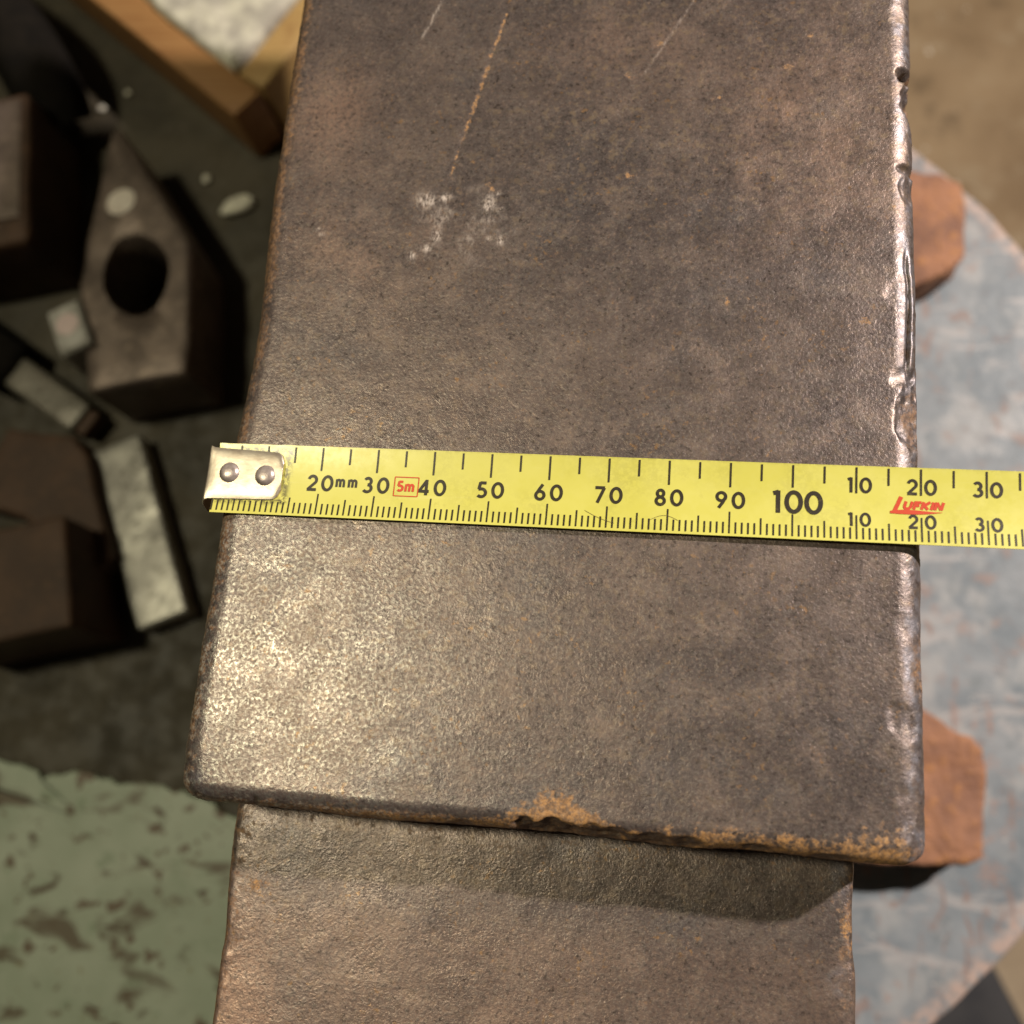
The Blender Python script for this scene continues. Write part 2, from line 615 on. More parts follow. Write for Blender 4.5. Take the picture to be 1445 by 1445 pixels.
# steel plate the anvil stands on (outline, mm)
ctrl = []
for a in range(-62, 63, 6):
    ctrl.append((30 + 236 * math.cos(math.radians(a)), 114 + 236 * math.sin(math.radians(a))))
ctrl += [(70, 385), (-60, 460), (-220, 480), (-340, 440), (-380, 300), (-380, 60), (-350, -90), (-250, -170), (-80, -195), (60, -160)]
C = np.array(ctrl)
pts = []
for i in range(len(C)):
    p0, p1, p2, p3 = C[i - 1], C[i], C[(i + 1) % len(C)], C[(i + 2) % len(C)]
    for t in np.linspace(0, 1, 6)[:-1]:
        pts.append(.5 * ((2 * p1) + (-p0 + p2) * t + (2 * p0 - 5 * p1 + 4 * p2 - p3) * t * t + (-p0 + 3 * p1 - 3 * p2 + p3) * t ** 3))
pa = np.array(pts)
pa = pa + (fbm(np.column_stack([pa, 0 * pa[:, 0]]), 22, 3, 5) * 1.6)[:, None] * (pa - pa.mean(0)) / np.linalg.norm(pa - pa.mean(0), axis=1, keepdims=True)
pts = [tuple(q) for q in pa]
plate = prism("steel_plate", pts, -262, -250, M_PLATE, None, 2.5, 0, sub=8)
# resample the top with a fine grid of attributes: dark tool side and rim
me = plate.data
co = np.zeros(len(me.vertices) * 3)
me.vertices.foreach_get('co', co)
co = co.reshape(-1, 3) / MM
plate_pts = np.array(pts)


def plate_top():
    """Fine top sheet inside the outline, carrying the dark-side and rim attributes."""
    ring = plate_pts
    cc = ring.mean(0)
    ks = [0.02, .1, .2, .3, .4, .5, .58, .66, .73, .79, .84, .88, .915, .94, .96, .975, .99]
    V = np.concatenate([np.column_stack([cc + (ring - cc) * q, np.full(len(ring), -249.6)]) for q in ks])
    n = len(ring)
    F = []
    for i in range(len(ks) - 1):
        for j in range(n):
            F.append([i * n + j, (i + 1) * n + j, (i + 1) * n + (j + 1) % n, i * n + (j + 1) % n])
    F.append(list(range(n)))
    worn = smooth(60, -20, V[:, 0] + 8 * fbm(V, 30, 3, 4))  # mask that turns the left side of the plate dark brown
    rim = np.repeat([smooth(.955, .98, np.array(q)) for q in ks], n)
    return mesh_obj("painted_top", V, F, M_PLATE, plate, True, {"worn": worn, "rim": rim})


at = me.attributes.new("worn", 'FLOAT', 'POINT')
at = me.attributes.new("rim", 'FLOAT', 'POINT')
at.data.foreach_set('value', np.ones(len(me.vertices), np.float32))
plate_top()
tag(plate, "blue grey painted steel plate with rust stains that the anvil stands on", "steel plate")

stump = prism("tree_stump", [(30 + 190 * math.cos(a), 107 + 190 * math.sin(a)) for a in np.linspace(0, 2 * math.pi, 24)[:-1]], -700, -262.2, M_STUMP, None, 6, 4, 3, sub=40)
tag(stump, "brown wooden stump carrying the steel plate above the floor", "stump")

mat = prism("rubber_mat", [(344.4, -104.8), (362, -142), (372, -166), (250, -230), (150, -150), (200, -80), (290, -20), (322, -70)], -700, -694, M_MAT, None, 2, 0)
tag(mat, "flat black rubber mat on the floor past the plate edge", "mat")

M_CARD = plain("tan_cardboard", (0.46, 0.37, 0.25), .85, 0, (0.38, 0.30, 0.20), 30)
card = prism("cardboard_sheet", [(336, -90), (386, -184), (600, -200), (620, 40), (400, 60)], -700, -696.5, M_CARD, None, 1, 0, sub=40)
tag(card, "tan cardboard sheet on the floor beside the black mat, past the plate edge", "cardboard")

# green painted sheet, wavy upper edge
edge = [(-330, 4), (-290, 8), (-250, -2), (-222, 2), (-194.7, -3.8), (-180, -4.5), (-174, -9), (-166, -6), (-152.5, -4.6), (-140, -8.5), (-126, -7.5), (-110.9, -9.5), (-98, -13), (-88.4, -16.4), (-60, -25), (-20, -38), (20, -52)]
rng = random.Random(3)
e2 = []
for (x0, y0), (x1, y1) in zip(edge, edge[1:]):
    for t in (0, .33, .66):
        e2.append((x0 + (x1 - x0) * t, y0 + (y1 - y0) * t + rng.uniform(-1.2, 1.2)))
gpts = e2 + [(20, -150), (0, -210), (-150, -215), (-330, -190)]
green = prism("green_sheet", gpts, -249.4, -246.5, M_GREEN, None, .8, 0, sub=400)
tag(green, "mint green painted steel sheet with rusty chips beside the anvil step", "metal sheet")

# ------------------------------------------------------------------ anvil
anvil = empty("anvil", (58, 130, -250))
INV = -np.array([58, 130, -250.0])
W = 118.1


def anvil_part(name, V, F, mat, attrs=None):
    return mesh_obj(name, V + INV, F, mat, anvil, True, attrs)


def scoop(V, e, c, rad, depth, direction, sharp=2.0, warp=.65):
    near = np.abs(V - np.array(c)).max(1) < 2.2 * max(rad)
    Q = V.copy()
    Q[near] += np.stack([fbm(V[near], 2.6, 3, 200 + k + int(abs(c[1]) * 3 + abs(c[0]))) for k in range(3)], 1) * (warp * np.array(rad))
    d = np.linalg.norm((Q - np.array(c)) / np.array(rad), axis=1)
    w = np.clip(1 - d ** sharp, 0, 1)
    return V + np.array(direction)[None] * (w * depth)[:, None], w


def face_plate():
    L, H, XL = 382.0, 24.0, -1.5  # unseen far length chosen so its shadow covers the hammer head
    lo, hi = np.array([XL, 0, -H]), np.array([W, L, 0])
    rlo, rhi = np.array([4.6, 3.2, 0]), np.array([4.4, 4, 3.4])
    xs = np.concatenate([np.linspace(XL, XL + 4.6, 16)[:-1], np.arange(XL + 4.6, W - 4.4 - .2, .42), np.linspace(W - 4.4, W, 20)])
    ys = np.concatenate([np.linspace(0, 3.2, 14)[:-1], np.arange(3.2, 172, .42), np.linspace(172, L - 4, 40), np.linspace(L - 4, L, 6)[1:]])
    zs = np.concatenate([np.linspace(-H, -8, 12)[:-1], np.linspace(-8, -3.4, 10)[:-1], np.linspace(-3.4, 0, 14)])
    V, F = box_shell(xs, ys, zs)
    V, e = round_box(V, lo, hi, rlo, rhi)
    P0 = V.copy()
    x, y, z = P0.T
    # gentle hand-dressed undulation + pitting
    V = V + e * (0.16 * fbm(P0, 22, 3, 1) + 0.035 * fbm(P0, 2.2, 2, 2))[:, None]
    ed = np.clip(np.linalg.norm(e * np.array([1, 1, 0]), axis=1), 0, 1)
    V = V + e * (ed * (0.16 * fbm(P0, 7, 3, 3) + .16 * fbm(P0, 1.5, 3, 6)))[:, None]
    # left edge slightly bowed
    bow = smooth(14, 0, x)
    V[:, 0] += bow * (1.3 * np.exp(-((y - 84) / 20) ** 2) + .2 * np.exp(-((y - 40) / 14) ** 2))
    # front edge waviness, softened front-left corner
    fr = smooth(8, 0, y)
    V[:, 1] += fr * (.55 * fbm(np.column_stack([x, 0 * x, 0 * x]), 16, 3, 9) - .2)
    cl = np.exp(-((x - XL) ** 2 + y ** 2) / 30)
    V[:, 2] -= 1.0 * cl
    cr = np.exp(-(((x - W) ** 2 + y ** 2) / 14))
    V[:, 2] -= .8 * cr
    chipw = np.zeros(len(V))
    # chips on the right edge
    for c, rad, dep, dr in (
            ((W, 137.6, -1.5), (3.8, 1.5, 5.0), 2.5, (-.75, 0, -.7)),
            ((W - .6, 138.0, -1.2), (2.4, 1.2, 3.0), 1.3, (-.4, 0, -.9)),
            ((W + .5, 132.5, -1.6), (3.6, 5.6, 5.0), 1.7, (-.8, 0, -.6)),
            ((W - .3, 117.9, -1.0), (3.2, 1.2, 3.6), 1.0, (-.5, .2, -.85)),
            ((W - .8, 115.0, -.6), (2.4, 3.4, 3.0), 1.0, (-.4, 0, -.8)),
            ((W - 3.6, 93.0, 0), (2.0, 3.0, 2.0), .18, (0, 0, -1)),
            ((W - 2.2, 78.0, 0), (2.8, 2.2, 2.4), .5, (-.2, 0, -1)),
            ((W - 1.6, 71.0, -.6), (2.4, 8.0, 3.4), 1.0, (-.5, 0, -.8)),
            ((W - 3.2, 36.0, 0), (2.2, 2.4, 2), .12, (0, 0, -1)),
            ((W - 3.6, 21.0, 0), (2.4, 2.6, 2), .28, (-.2, 0, -1)),
            ((W - 2.6, 8.0, -.4), (2.2, 4.0, 2.4), .25, (-.3, 0, -1)),
            ((W - 3.0, 150, 0), (2.0, 3.0, 2), .15, (0, 0, -1))):
        V, w = scoop(V, e, c, rad, dep, dr)
        chipw = np.maximum(chipw, w * min(1, dep))
    # lap crack running along the right edge
    cx = W - 1.9 + .45 * fbm(np.column_stack([0 * y, y, 0 * y]), 5, 3, 77) + .012 * (y - 90)
    along = smooth(78.5, 81, y) * smooth(103, 98, y)
    groove = np.exp(-((x - cx) / .30) ** 2) * along * (z > -6)
    groove *= .55 + .45 * smooth(-.2, .3, fbm(P0, 3.2, 2, 8)) 
    V[:, 2] -= groove * 1.0
    lip = np.exp(-((x - cx - .9) / .45) ** 2) * along * (z > -5)
    V[:, 2] += lip * .25
    # spalled hollow in the front edge
    fc = np.zeros(len(V))
    for c, rad, dep, dr in (
            ((61.0, -.8, -1.5), (8.0, 3.0, 5.0), 1.9, (0, .80, -.60)),
            ((68.0, -.8, -1.5), (7.0, 2.4, 4.5), 1.3, (0, .80, -.60)),
            ((76.0, -.5, -1.5), (4.0, 2.0, 4.0), 1.2, (0, .7, -.7)),
            ((70.0, -.5, -1.2), (3.6, 2.0, 3.0), 1.6, (0, .6, -.8)),
            ((82.0, -.4, -1.0), (3.4, 1.9, 3.0), 1.3, (0, .6, -.7)),
            ((92.5, -.5, -1.2), (3.2, 1.7, 3.0), 1.0, (0, .6, -.7)),
            ((47.0, -.6, -1.4), (3.2, 1.3, 2.6), .6, (0, .6, -.7)),
            ((12.5, -.2, -.5), (1.0, 2.2, 2.0), .5, (0, .2, -.9)),
            ((104.0, -.6, -1.6), (4.0, 1.6, 3.0), .9, (0, .6, -.6))):
        V, w = scoop(V, e, c, rad, dep, dr, warp=.38)
        fc = np.maximum(fc, w * min(1, dep))
    inch = np.maximum(fc, chipw)
    V = V + e * (np.minimum(inch, 1.2) * (.32 * fbm(P0, 1.6, 4, 5)))[:, None]

    # ---- wear attributes, plus the lamp highlight painted at front left
    nz = fbm(P0, 5, 3, 31)
    rust = 1.05 * smooth(2.8, .2, x) * (.75 + .6 * nz)                # brown left edge
    rust = np.maximum(rust, .55 * smooth(-1.5, -3.5, z) * (x < W / 2) * (.8 + .5 * nz))
    rust = np.maximum(rust, .9 * smooth(-2.6, -4.0, z))
    rust = np.maximum(rust, 1.1 * np.clip(fc, 0, 1))
    rust = np.maximum(rust, .75 * groove)
    rust = np.maximum(rust, .85 * np.exp(-((x - W + 1.2) / 1.8) ** 2 - ((y - 70.5) / 6.5) ** 2))
    rust = np.maximum(rust, .75 * np.exp(-((x - W + .6) / 1.6) ** 2 - ((y - 30) / 6) ** 2))
    rust = np.maximum(rust, (.50 + .3 * smooth(8, 30, x) + .4 * nz) * smooth(2.4, .4, y))
    rust = np.maximum(rust, .85 * np.exp(-((x - W) / 4) ** 2 - (y / 4) ** 2))
    # orange bloom above the front edge
    bloom = .56 + .80 * np.exp(-((x - 64) / 9) ** 2) + .35 * np.exp(-((x - 112) / 7) ** 2) + .18 * np.exp(-((x - 92) / 12) ** 2)
    wid = 2.0 + 6.5 * np.exp(-((x - 62) / 7) ** 2) + 2.2 * smooth(72, 80, x) + 3.0 * np.exp(-((x - 111) / 6) ** 2)
    org = (bloom + .35 * nz + .16 * smooth(1.6, .6, y)) * smooth(wid, wid * .35, y) * smooth(14, 32, x) * smooth(W - .5, W - 4, x) * (z > -4)
    org *= 1 - .95 * smooth(.12, .45, fc)
    # two rust scratches
    def scratch(a, b, w0):
        a, b = np.array(a), np.array(b)
        d = b - a
        t = np.clip(((x - a[0]) * d[0] + (y - a[1]) * d[1]) / (d @ d), 0, 1)
        px, py = a[0] + d[0] * t, a[1] + d[1] * t
        return np.exp(-(((x - px) ** 2 + (y - py) ** 2) / (w0 * (.55 + .45 * np.sin(t * 3.1))) ** 2))
    s1 = scratch((41.7, 152.3), (33.9, 116.0), .48)
    org = np.maximum(org, (.76 + .30 * fbm(P0, 2.5, 2, 46)) * s1 * (z > -1))
    org = np.maximum(org, .6 * np.exp(-((x - 41.8) ** 2 + (y - 114.0) ** 2) / 1.2))
    for sx, sy, sr in ((109.5, 88, .9), (110.5, 90.5, .5), (67.5, 116, .8), (66.8, 138, .9), (96, 139, 1.0), (83, 133, .7), (86, 91, .7), (100, 146, .6), (72, 145, .6)):
        org = np.maximum(org, .62 * np.exp(-((x - sx) ** 2 + ((y - sy) * .8) ** 2) / sr ** 2) * (z > -1))
    scf = np.zeros(len(V))
    for sx, sy, rx, ry in ((30.0, 111, 1.9, 1.5), (33.5, 111.6, 1.2, .8), (41.8, 110.4, 1.4, 1.8), (44, 109.2, .8, .4), (32.6, 103.4, .9, 1.5), (31.0, 101.0, .8, .8), (44.6, 102.8, .9, .9), (28.4, 99.4, .7, .8), (42.5, 103.2, .5, .5), (10.5, 103.8, .6, .4), (9.4, 104.8, .4, .3), (43.6, 112.6, .5, .4)):
        scf = np.maximum(scf, np.exp(-((x - sx) / rx) ** 2 - ((y - sy) / ry) ** 2))
    scf = np.maximum(scf, .62 * scratch((28.6, 156.0), (25.2, 146.9), .34))
    scf = np.maximum(scf, .42 * scratch((78.0, 154.6), (69.1, 138.0), .24))
    scf = np.maximum(scf, .45 * np.exp(-((x - 37) / 9) ** 2 - ((y - 106) / 7) ** 2) * smooth(.1, .5, fbm(P0, 3.0, 3, 47)))
    scf *= (z > -1)
    bare = .78 * smooth(W - 4.3, W - 2.8, x) * smooth(-3.8, -2.0, z) * (1 - inch * .7)
    bare = np.maximum(bare, .8 * smooth(6, 2, x) * smooth(6, 2, y) * smooth(2.2, 3.5, x + y))
    tan = 1.0 * np.exp(-((x - 9) / 10) ** 2 - ((y - 128) / 12) ** 2) + .6 * np.exp(-((x - 18) / 16) ** 2 - ((y - 100) / 9) ** 2)
    tan += .75 * np.exp(-((x - 102) / 16) ** 2 - ((y - 128) / 24) ** 2) + .6 * np.exp(-((x - 66) / 18) ** 2 - ((y - 144) / 10) ** 2)
    tan = tan * (.6 + .9 * fbm(P0, 7, 3, 41)) * (z > -1)
    tan = np.clip(tan, 0, 1)
    s1d = s1 * (z > -1)
    crs = np.clip(smooth(95, 130, y) * smooth(30, 75, x) + .35 + .5 * fbm(P0, 25, 3, 44), .1, 1)
    pol_sheen = .14 + .80 * np.exp(-((x - 6) / 32) ** 2 - ((y - 20) / 34) ** 2)  # even rub plus the warm lamp's highlight painted into the colour
    V[:, 2] -= .10 * s1d
    return anvil_part("face_plate", V, F, M_ANV, dict(rust=rust, orange=org, bare=bare, scuff=scf, tan=tan, polish_sheen=pol_sheen, coarse=crs, hollow=np.clip(fc * 1.5, 0, 1)))


face_plate()


def step_block():
    x0, x1, y0, y1, z0, z1 = 3.2, 110.6, -125.0, 3.0, -70.0, -18.0
    lo, hi = np.array([x0, y0, z0]), np.array([x1, y1, z1])
    rlo, rhi = np.array([1.6, 2, 0]), np.array([1.3, 2, 1.5])
    xs = np.concatenate([np.linspace(x0, x0 + 1.6, 7)[:-1], np.arange(x0 + 1.6, x1 - 1.3 - .2, .5), np.linspace(x1 - 1.3, x1, 7)])
    ys = np.concatenate([np.linspace(y0, y0 + 2, 4)[:-1], np.linspace(y0 + 2, -48, 40)[:-1], np.arange(-48, 1, .5), np.array([1, 3.])])
    zs = np.concatenate([np.linspace(z0, z1 - 1.5, 20)[:-1], np.linspace(z1 - 1.5, z1, 6)])
    V, F = box_shell(xs, ys, zs)
    V, e = round_box(V, lo, hi, rlo, rhi)
    P0 = V.copy()
    x, y, z = P0.T
    V = V + e * (0.22 * fbm(P0, 18, 3, 51) + .05 * fbm(P0, 2.4, 2, 52))[:, None]
    side = smooth(5, 0, x - x0) + smooth(4, 0, x1 - x)
    V[:, 0] += side * .9 * fbm(np.column_stack([0 * x + (x > 50) * 40, y, 0 * x]), 13, 3, 53)
    V[:, 2] -= np.clip(side, 0, 1) * .5 * np.abs(fbm(P0, 4, 2, 54))
    V[:, 2] -= .5 * smooth(-4, 2, y) 
    nz = fbm(P0, 4.5, 3, 61)
    rust = .42 * smooth(6.5, 1.0, x - x0) * (.9 + .5 * nz)
    rust = np.maximum(rust, .8 * smooth(1.4, .2, x - x0))
    rust = np.maximum(rust, .40 * smooth(4.5, 1.5, x1 - x) * (.9 + .7 * nz))
    rust = np.maximum(rust, smooth(-19, -20.5, z))
    rust = np.maximum(rust, .18 * smooth(-8, -2, y))
    org = .6 * np.exp(-((x - 8.5) / 1.8) ** 2 - ((y + 14) / 2.6) ** 2)
    org = np.maximum(org, .48 * smooth(3.4, .8, x1 - x) * smooth(.0, .45, nz))
    bare = .45 * smooth(6, 3, x1 - x) * smooth(.8, 2, x1 - x) * smooth(.0, .35, fbm(P0, 6, 2, 64))
    tan = .85 * smooth(-20, -36, y) * (.6 + .7 * fbm(P0, 9, 3, 62)) + .75 * smooth(16, 2, x - x0) * smooth(-10, -26, y)
    tan = np.maximum(tan, .32 * smooth(-13, -20, y))
    tan = np.clip(tan, 0, 1)
    return anvil_part("step", V, F, M_ANV, dict(rust=rust, orange=org, bare=bare, scuff=0 * x, tan=tan, polish_sheen=.15 + 0 * x, coarse=.35 + 0 * x, hollow=0 * x))


step_block()


def waist():
    secs = [(-23.9, 6, 111, 3.2, 318), (-60, 10, 107, 2, 300), (-100, 24, 93, 20, 262), (-140, 28, 89, 34, 240), (-180, 20, 97, 24, 250), (-205, -2, 119, 6, 266), (-224, -14, 131, 0, 272), (-249.5, -16, 133, -2, 274)]
    V, F, n = [], [], 40
    for z, a, b, c, d in secs:
        for k in range(n):
            t = 2 * math.pi * k / n
            ct, st = math.cos(t), math.sin(t)
            sx = math.copysign(abs(ct) ** .35, ct)
            sy = math.copysign(abs(st) ** .35, st)
            V.append(((a + b) / 2 + (b - a) / 2 * sx, (c + d) / 2 + (d - c) / 2 * sy, z))
    for i in range(len(secs) - 1):
        for k in range(n):
            F.append([(i + 1) * n + k, (i + 1) * n + (k + 1) % n, i * n + (k + 1) % n, i * n + k])
    V = np.array(V)
    V += np.stack([fbm(V, 25, 3, s) for s in (71, 72, 73)], 1) * 1.2 * (V[:, 2:] < -30) * (V[:, 2:] > -240)
    return anvil_part("waist", V, F, M_BODY)


waist()


def foot(outline, seed):
    c = np.mean(outline, 0)

    def drop(V):
        d = fbm(V, 9, 3, seed + 7)
        top = smooth(-240, -229, V[:, 2])
        V[:, 2] += top * (d * 2.0 - .04 * (V[:, 0] - c[0]) * np.sign(c[0] - 58))
        return V + INV
    return prism("foot", outline, -249.5, -228, M_FOOT, anvil, 1.8, 2.4, seed, sub=3, drop=drop)


near = [(120, -11), (190, -10), (195.5, -7), (197, 6), (196.5, 31), (193, 36), (186, 38), (177, 43), (160, 47), (120, 48)]
far = [(120, 268), (170, 270), (187, 268.5), (191, 266), (196, 263), (197, 250), (196.5, 229), (192, 224), (176, 216), (120, 212)]
foot(near, 81)
foot(far, 84)
foot([(117 - x, y) for x, y in near], 87)
foot([(117 - x, y) for x, y in far], 90)
tag(anvil, "worn brown steel anvil with chipped face edges, stepped table and rusty feet", "anvil")

# ------------------------------------------------------------------ tape measure
U0 = np.array([-3.225, 49.058])
tape = empty("tape_measure", (-3.2, 49.0, 0.6))
TINV = -np.array([-3.2, 49.0, 0.6])
VLO, VHI = -0.45, 12.35


def tp(u, v, h=0.0):
    """Tape coordinates (along, across, above) to world mm; the blade is a shallow gutter."""
    u, v = np.asarray(u, float), np.asarray(v, float)
    s = (v - 6.0) / 6.4
    z = .60 + .005 * u + .42 * s * s - .12 + .10 * np.sin(u * .045 + .6)
    return np.stack([U0[0] + u * 1.0055, U0[1] - .06 + v + .0022 * u, z + h], -1)


us = np.concatenate([np.linspace(.8, 150, 380), np.linspace(150, 340, 60)[1:]])
vv = np.linspace(VLO, VHI, 35)
uu, vg = np.meshgrid(us, vv, indexing='ij')
ed = .10 * fbm(np.column_stack([uu.ravel(), 0 * uu.ravel(), 0 * uu.ravel()]), 1.5, 3, 101)
top = tp(uu.ravel(), vg.ravel())
rag = (np.abs(vg.ravel() - VHI) < .01) * (uu.ravel() < 15)
top[:, 1] += rag * ed
bot = tp(uu.ravel(), vg.ravel(), -.22)
bot[:, 1] += rag * ed
nu, nv = len(us), len(vv)
Ft = grid_faces(nu, nv).tolist()
Fb = grid_faces(nu, nv, nu * nv, True).tolist()
N = nu * nv
for i in range(nu - 1):
    a, b = i * nv, (i + 1) * nv
    Ft.append([a, N + a, N + b, b])
    a, b = a + nv - 1, b + nv - 1
    Ft.append([a, b, N + b, N + a])
for j in range(nv - 1):
    Ft.append([j, j + 1, N + j + 1, N + j])
V = np.concatenate([top, bot]) + TINV
uf, vf = np.tile(uu.ravel(), 2), np.tile(vg.ravel(), 2)
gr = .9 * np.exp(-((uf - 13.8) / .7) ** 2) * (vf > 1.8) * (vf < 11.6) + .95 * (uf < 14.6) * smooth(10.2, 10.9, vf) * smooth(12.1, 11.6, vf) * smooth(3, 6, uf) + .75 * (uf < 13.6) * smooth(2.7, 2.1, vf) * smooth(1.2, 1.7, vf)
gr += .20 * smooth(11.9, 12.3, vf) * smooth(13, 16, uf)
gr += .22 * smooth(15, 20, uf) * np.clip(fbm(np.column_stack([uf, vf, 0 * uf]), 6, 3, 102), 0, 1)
blade = mesh_obj("blade", V, Ft + Fb, M_TAPE, tape, True, {"grime": np.clip(gr, 0, 1)})

# --- flat print on the blade
HB = .06


def ribbon(lines, width, name, mat, parent=tape, h=HB, seg=None):
    """Strokes as flat ribbons that follow the blade; lines in blade mm, each (points, [width])."""
    V, F = [], []
    hh = h
    for si, ln in enumerate(lines):
        hh = h + .004 * (si % 4)
        P = np.array(ln, float)
        if len(P) == 2:
            P = np.array([P[0] + (P[1] - P[0]) * t for t in np.linspace(0, 1, 5)])
        closed = np.allclose(P[0], P[-1])
        d = np.gradient(P, axis=0)
        if closed:
            d[0] = d[-1] = P[1] - P[-2]
        d /= np.linalg.norm(d, axis=1, keepdims=True) + 1e-9
        nr = np.stack([-d[:, 1], d[:, 0]], 1)
        w = np.asarray(width if np.ndim(width) else np.full(len(P), width)) / 2
        if len(np.atleast_1d(w)) != len(P):
            w = np.full(len(P), np.atleast_1d(w)[0])
        a, b = P + nr * w[:, None], P - nr * w[:, None]
        base = len(V)
        for k in range(len(P)):
            V.append(tp(a[k, 0], a[k, 1], hh))
            V.append(tp(b[k, 0], b[k, 1], hh))
        for k in range(len(P) - 1):
            i = base + 2 * k
            F.append([i + 1, i + 3, i + 2, i])
    return mesh_obj(name, np.array(V) + TINV, F, mat, parent, False)


def arc(cx, cy, rx, ry, a0, a1, n=18):
    t = np.radians(np.linspace(a0, a1, n))
    return [(cx + rx * math.cos(q), cy + ry * math.sin(q)) for q in t]


G = {
    '0': (.72, [arc(.36, .5, .29, .43, 90, 450, 30)]),
    '1': (.34, [[(.22, 0), (.22, .99)], [(.24, .93), (.02, .86)]]),
    '2': (.64, [arc(.32, .68, .24, .25, 168, -38, 18) + [(.06, .07)], [(.02, .065), (.60, .065)]]),
    '3': (.62, [arc(.28, .72, .20, .21, 150, -90, 16), arc(.27, .29, .25, .225, 90, -150, 18)]),
    '4': (.68, [[(.47, 0), (.47, .98)], [(.47, .93), (.06, .27)], [(.02, .25), (.64, .25)]]),
    '5': (.62, [[(.54, .93), (.17, .93)], [(.19, .97), (.11, .53)], [(.11, .55)] + arc(.27, .31, .26, .245, 112, -140, 20)]),
    '6': (.66, [arc(.32, .31, .245, .245, 90, 450, 26), [(.10, .38), (.25, .66), (.46, .99)]]),
    '7': (.62, [[(.02, .93), (.58, .93)], [(.55, .93), (.17, 0)]]),
    '8': (.62, [arc(.31, .735, .185, .2, 90, 450, 24), arc(.31, .28, .235, .225, 90, 450, 26)]),
    '9': (.66, [arc(.32, .69, .245, .245, 90, 450, 26), [(.54, .62), (.40, .34), (.18, .01)]]),
    'm': (1.05, [[(.08, 0), (.08, .98)], arc(.30, .60, .22, .30, 180, 0, 12) + [(.52, 0)], arc(.74, .60, .22, .30, 180, 0, 12) + [(.96, 0)]]),
}


def glyphs(text_pos, height, width, vbase):
    out = []
    for ch, u in text_pos:
        for ln in G[ch][1]:
            out.append([(u + p[0] * height, vbase + p[1] * height) for p in ln])
    return out


mm_l, half_l, cm_l = [], [], []
jr = random.Random(9)
for i in range(1, 200):
    if i > 160:
        break
    if i % 10 == 0:
        ln = 3.75 if i < 110 or i % 100 == 0 else 4.05
        cm_l.append([(i - .03, -.0), (i, ln)])
    elif i % 5 == 0:
        half_l.append([(i - .02, -.0), (i, 2.85)])
    else:
        mm_l.append([(i - .02, -.0), (i, 1.95)])
up5, up10 = [], []
for i in range(5, 161, 5):
    if i % 10 == 0:
        up10.append([(i, 12.07), (i, (7.95 if i < 100 else 8.3) if i <= 100 else 7.75)])
    else:
        up5.append([(i, 12.02), (i, 9.2)])
o = ribbon(mm_l, .29, "millimetre_marks", M_TICK)
o['kind'] = 'stuff'
ribbon(half_l, .27, "half_centimetre_marks", M_TICK)
ribbon(cm_l, .27, "centimetre_marks", M_TICK)
ribbon(up5, .33, "upper_half_centimetre_marks", M_TICK)
ribbon(up10, .33, "upper_centimetre_marks", M_TICK)
for n in range(20, 100, 10):
    a, b = str(n)
    ht = 2.85
    ribbon(glyphs([(a, n - .42 - G[a][0] * ht), (b, n + .35)], ht, .4, 4.32), .53, "numeral", M_TICK)
ribbon(glyphs([('1', 96.85), ('0', 98.8), ('0', 101.95)], 3.85, .5, 3.92), .72, "numeral", M_TICK)
for n in (110, 120, 130, 140, 150):
    a = str(n)[1]
    for base, ht, w in ((7.85, 2.55, .48), (2.2, 2.3, .44)):
        ribbon(glyphs([(a, n - .62 - (G[a][0] - .04) * ht), ('0', n + .55)], ht, .4, base), w, "numeral", M_TICK)
ribbon(glyphs([('m', 22.95), ('m', 25.15)], 1.45, .3, 5.15), .42, "unit_mark", M_TICK)
# length badge: red 5m in a red frame
x0, x1, y0, y1 = 33.35, 37.55, 4.0, 7.4
ribbon([[(x0, y0), (x1, y0)], [(x1, y0), (x1, y1)], [(x1, y1), (x0, y1)], [(x0, y1), (x0, y0)]], .17, "length_badge", M_RED)
ribbon(glyphs([('5', 33.85)], 1.85, .3, 4.85) + [[(35.25 + p[0] * 1.45 + (p[1] * .1), 4.85 + p[1] * 1.35) for p in ln] for ln in G['m'][1]], .42, "length_badge_text", M_RED)
# maker's word mark in red italics with a swoosh
LET = {
    'U': (.78, [[(.08, 1), (.08, .38)] + arc(.36, .36, .28, .30, 180, 360, 12) + [(.64, 1)]]),
    'F': (.62, [[(.1, 0), (.1, 1)], [(.0, .90), (.60, .90)], [(.1, .50), (.5, .50)]]),
    'K': (.78, [[(.1, 0), (.1, 1)], [(.16, .42), (.68, 1)], [(.26, .52), (.68, 0)]]),
    'I': (.28, [[(.1, 0), (.1, 1)]]),
    'N': (.80, [[(.1, 0), (.1, 1)], [(.1, .98), (.66, .02)], [(.66, 0), (.66, 1)]]),
}
strokes, u = [], 117.15
for ch, sc in (('U', 1.0), ('F', 1.0), ('K', 1.0), ('I', 1.0), ('N', 1.0)):
    wdt, lines = LET[ch]
    for ln in lines:
        strokes.append([(u + p[0] * 1.72 + p[1] * .42, 5.42 + p[1] * 1.30) for p in ln])
    u += wdt * 1.92
ribbon(strokes, .47, "maker_mark", M_RED)
ribbon([[(116.95, 7.45), (115.85, 4.95)]], .64, "maker_mark", M_RED)
sw = [(115.35 + t * 8.0, 4.62 + .42 * math.sin(math.pi * min(1, t * 1.25)) * (1 - t) + .0 + .62 * t ** 2.2) for t in np.linspace(0, 1, 22)]
V, F = [], []
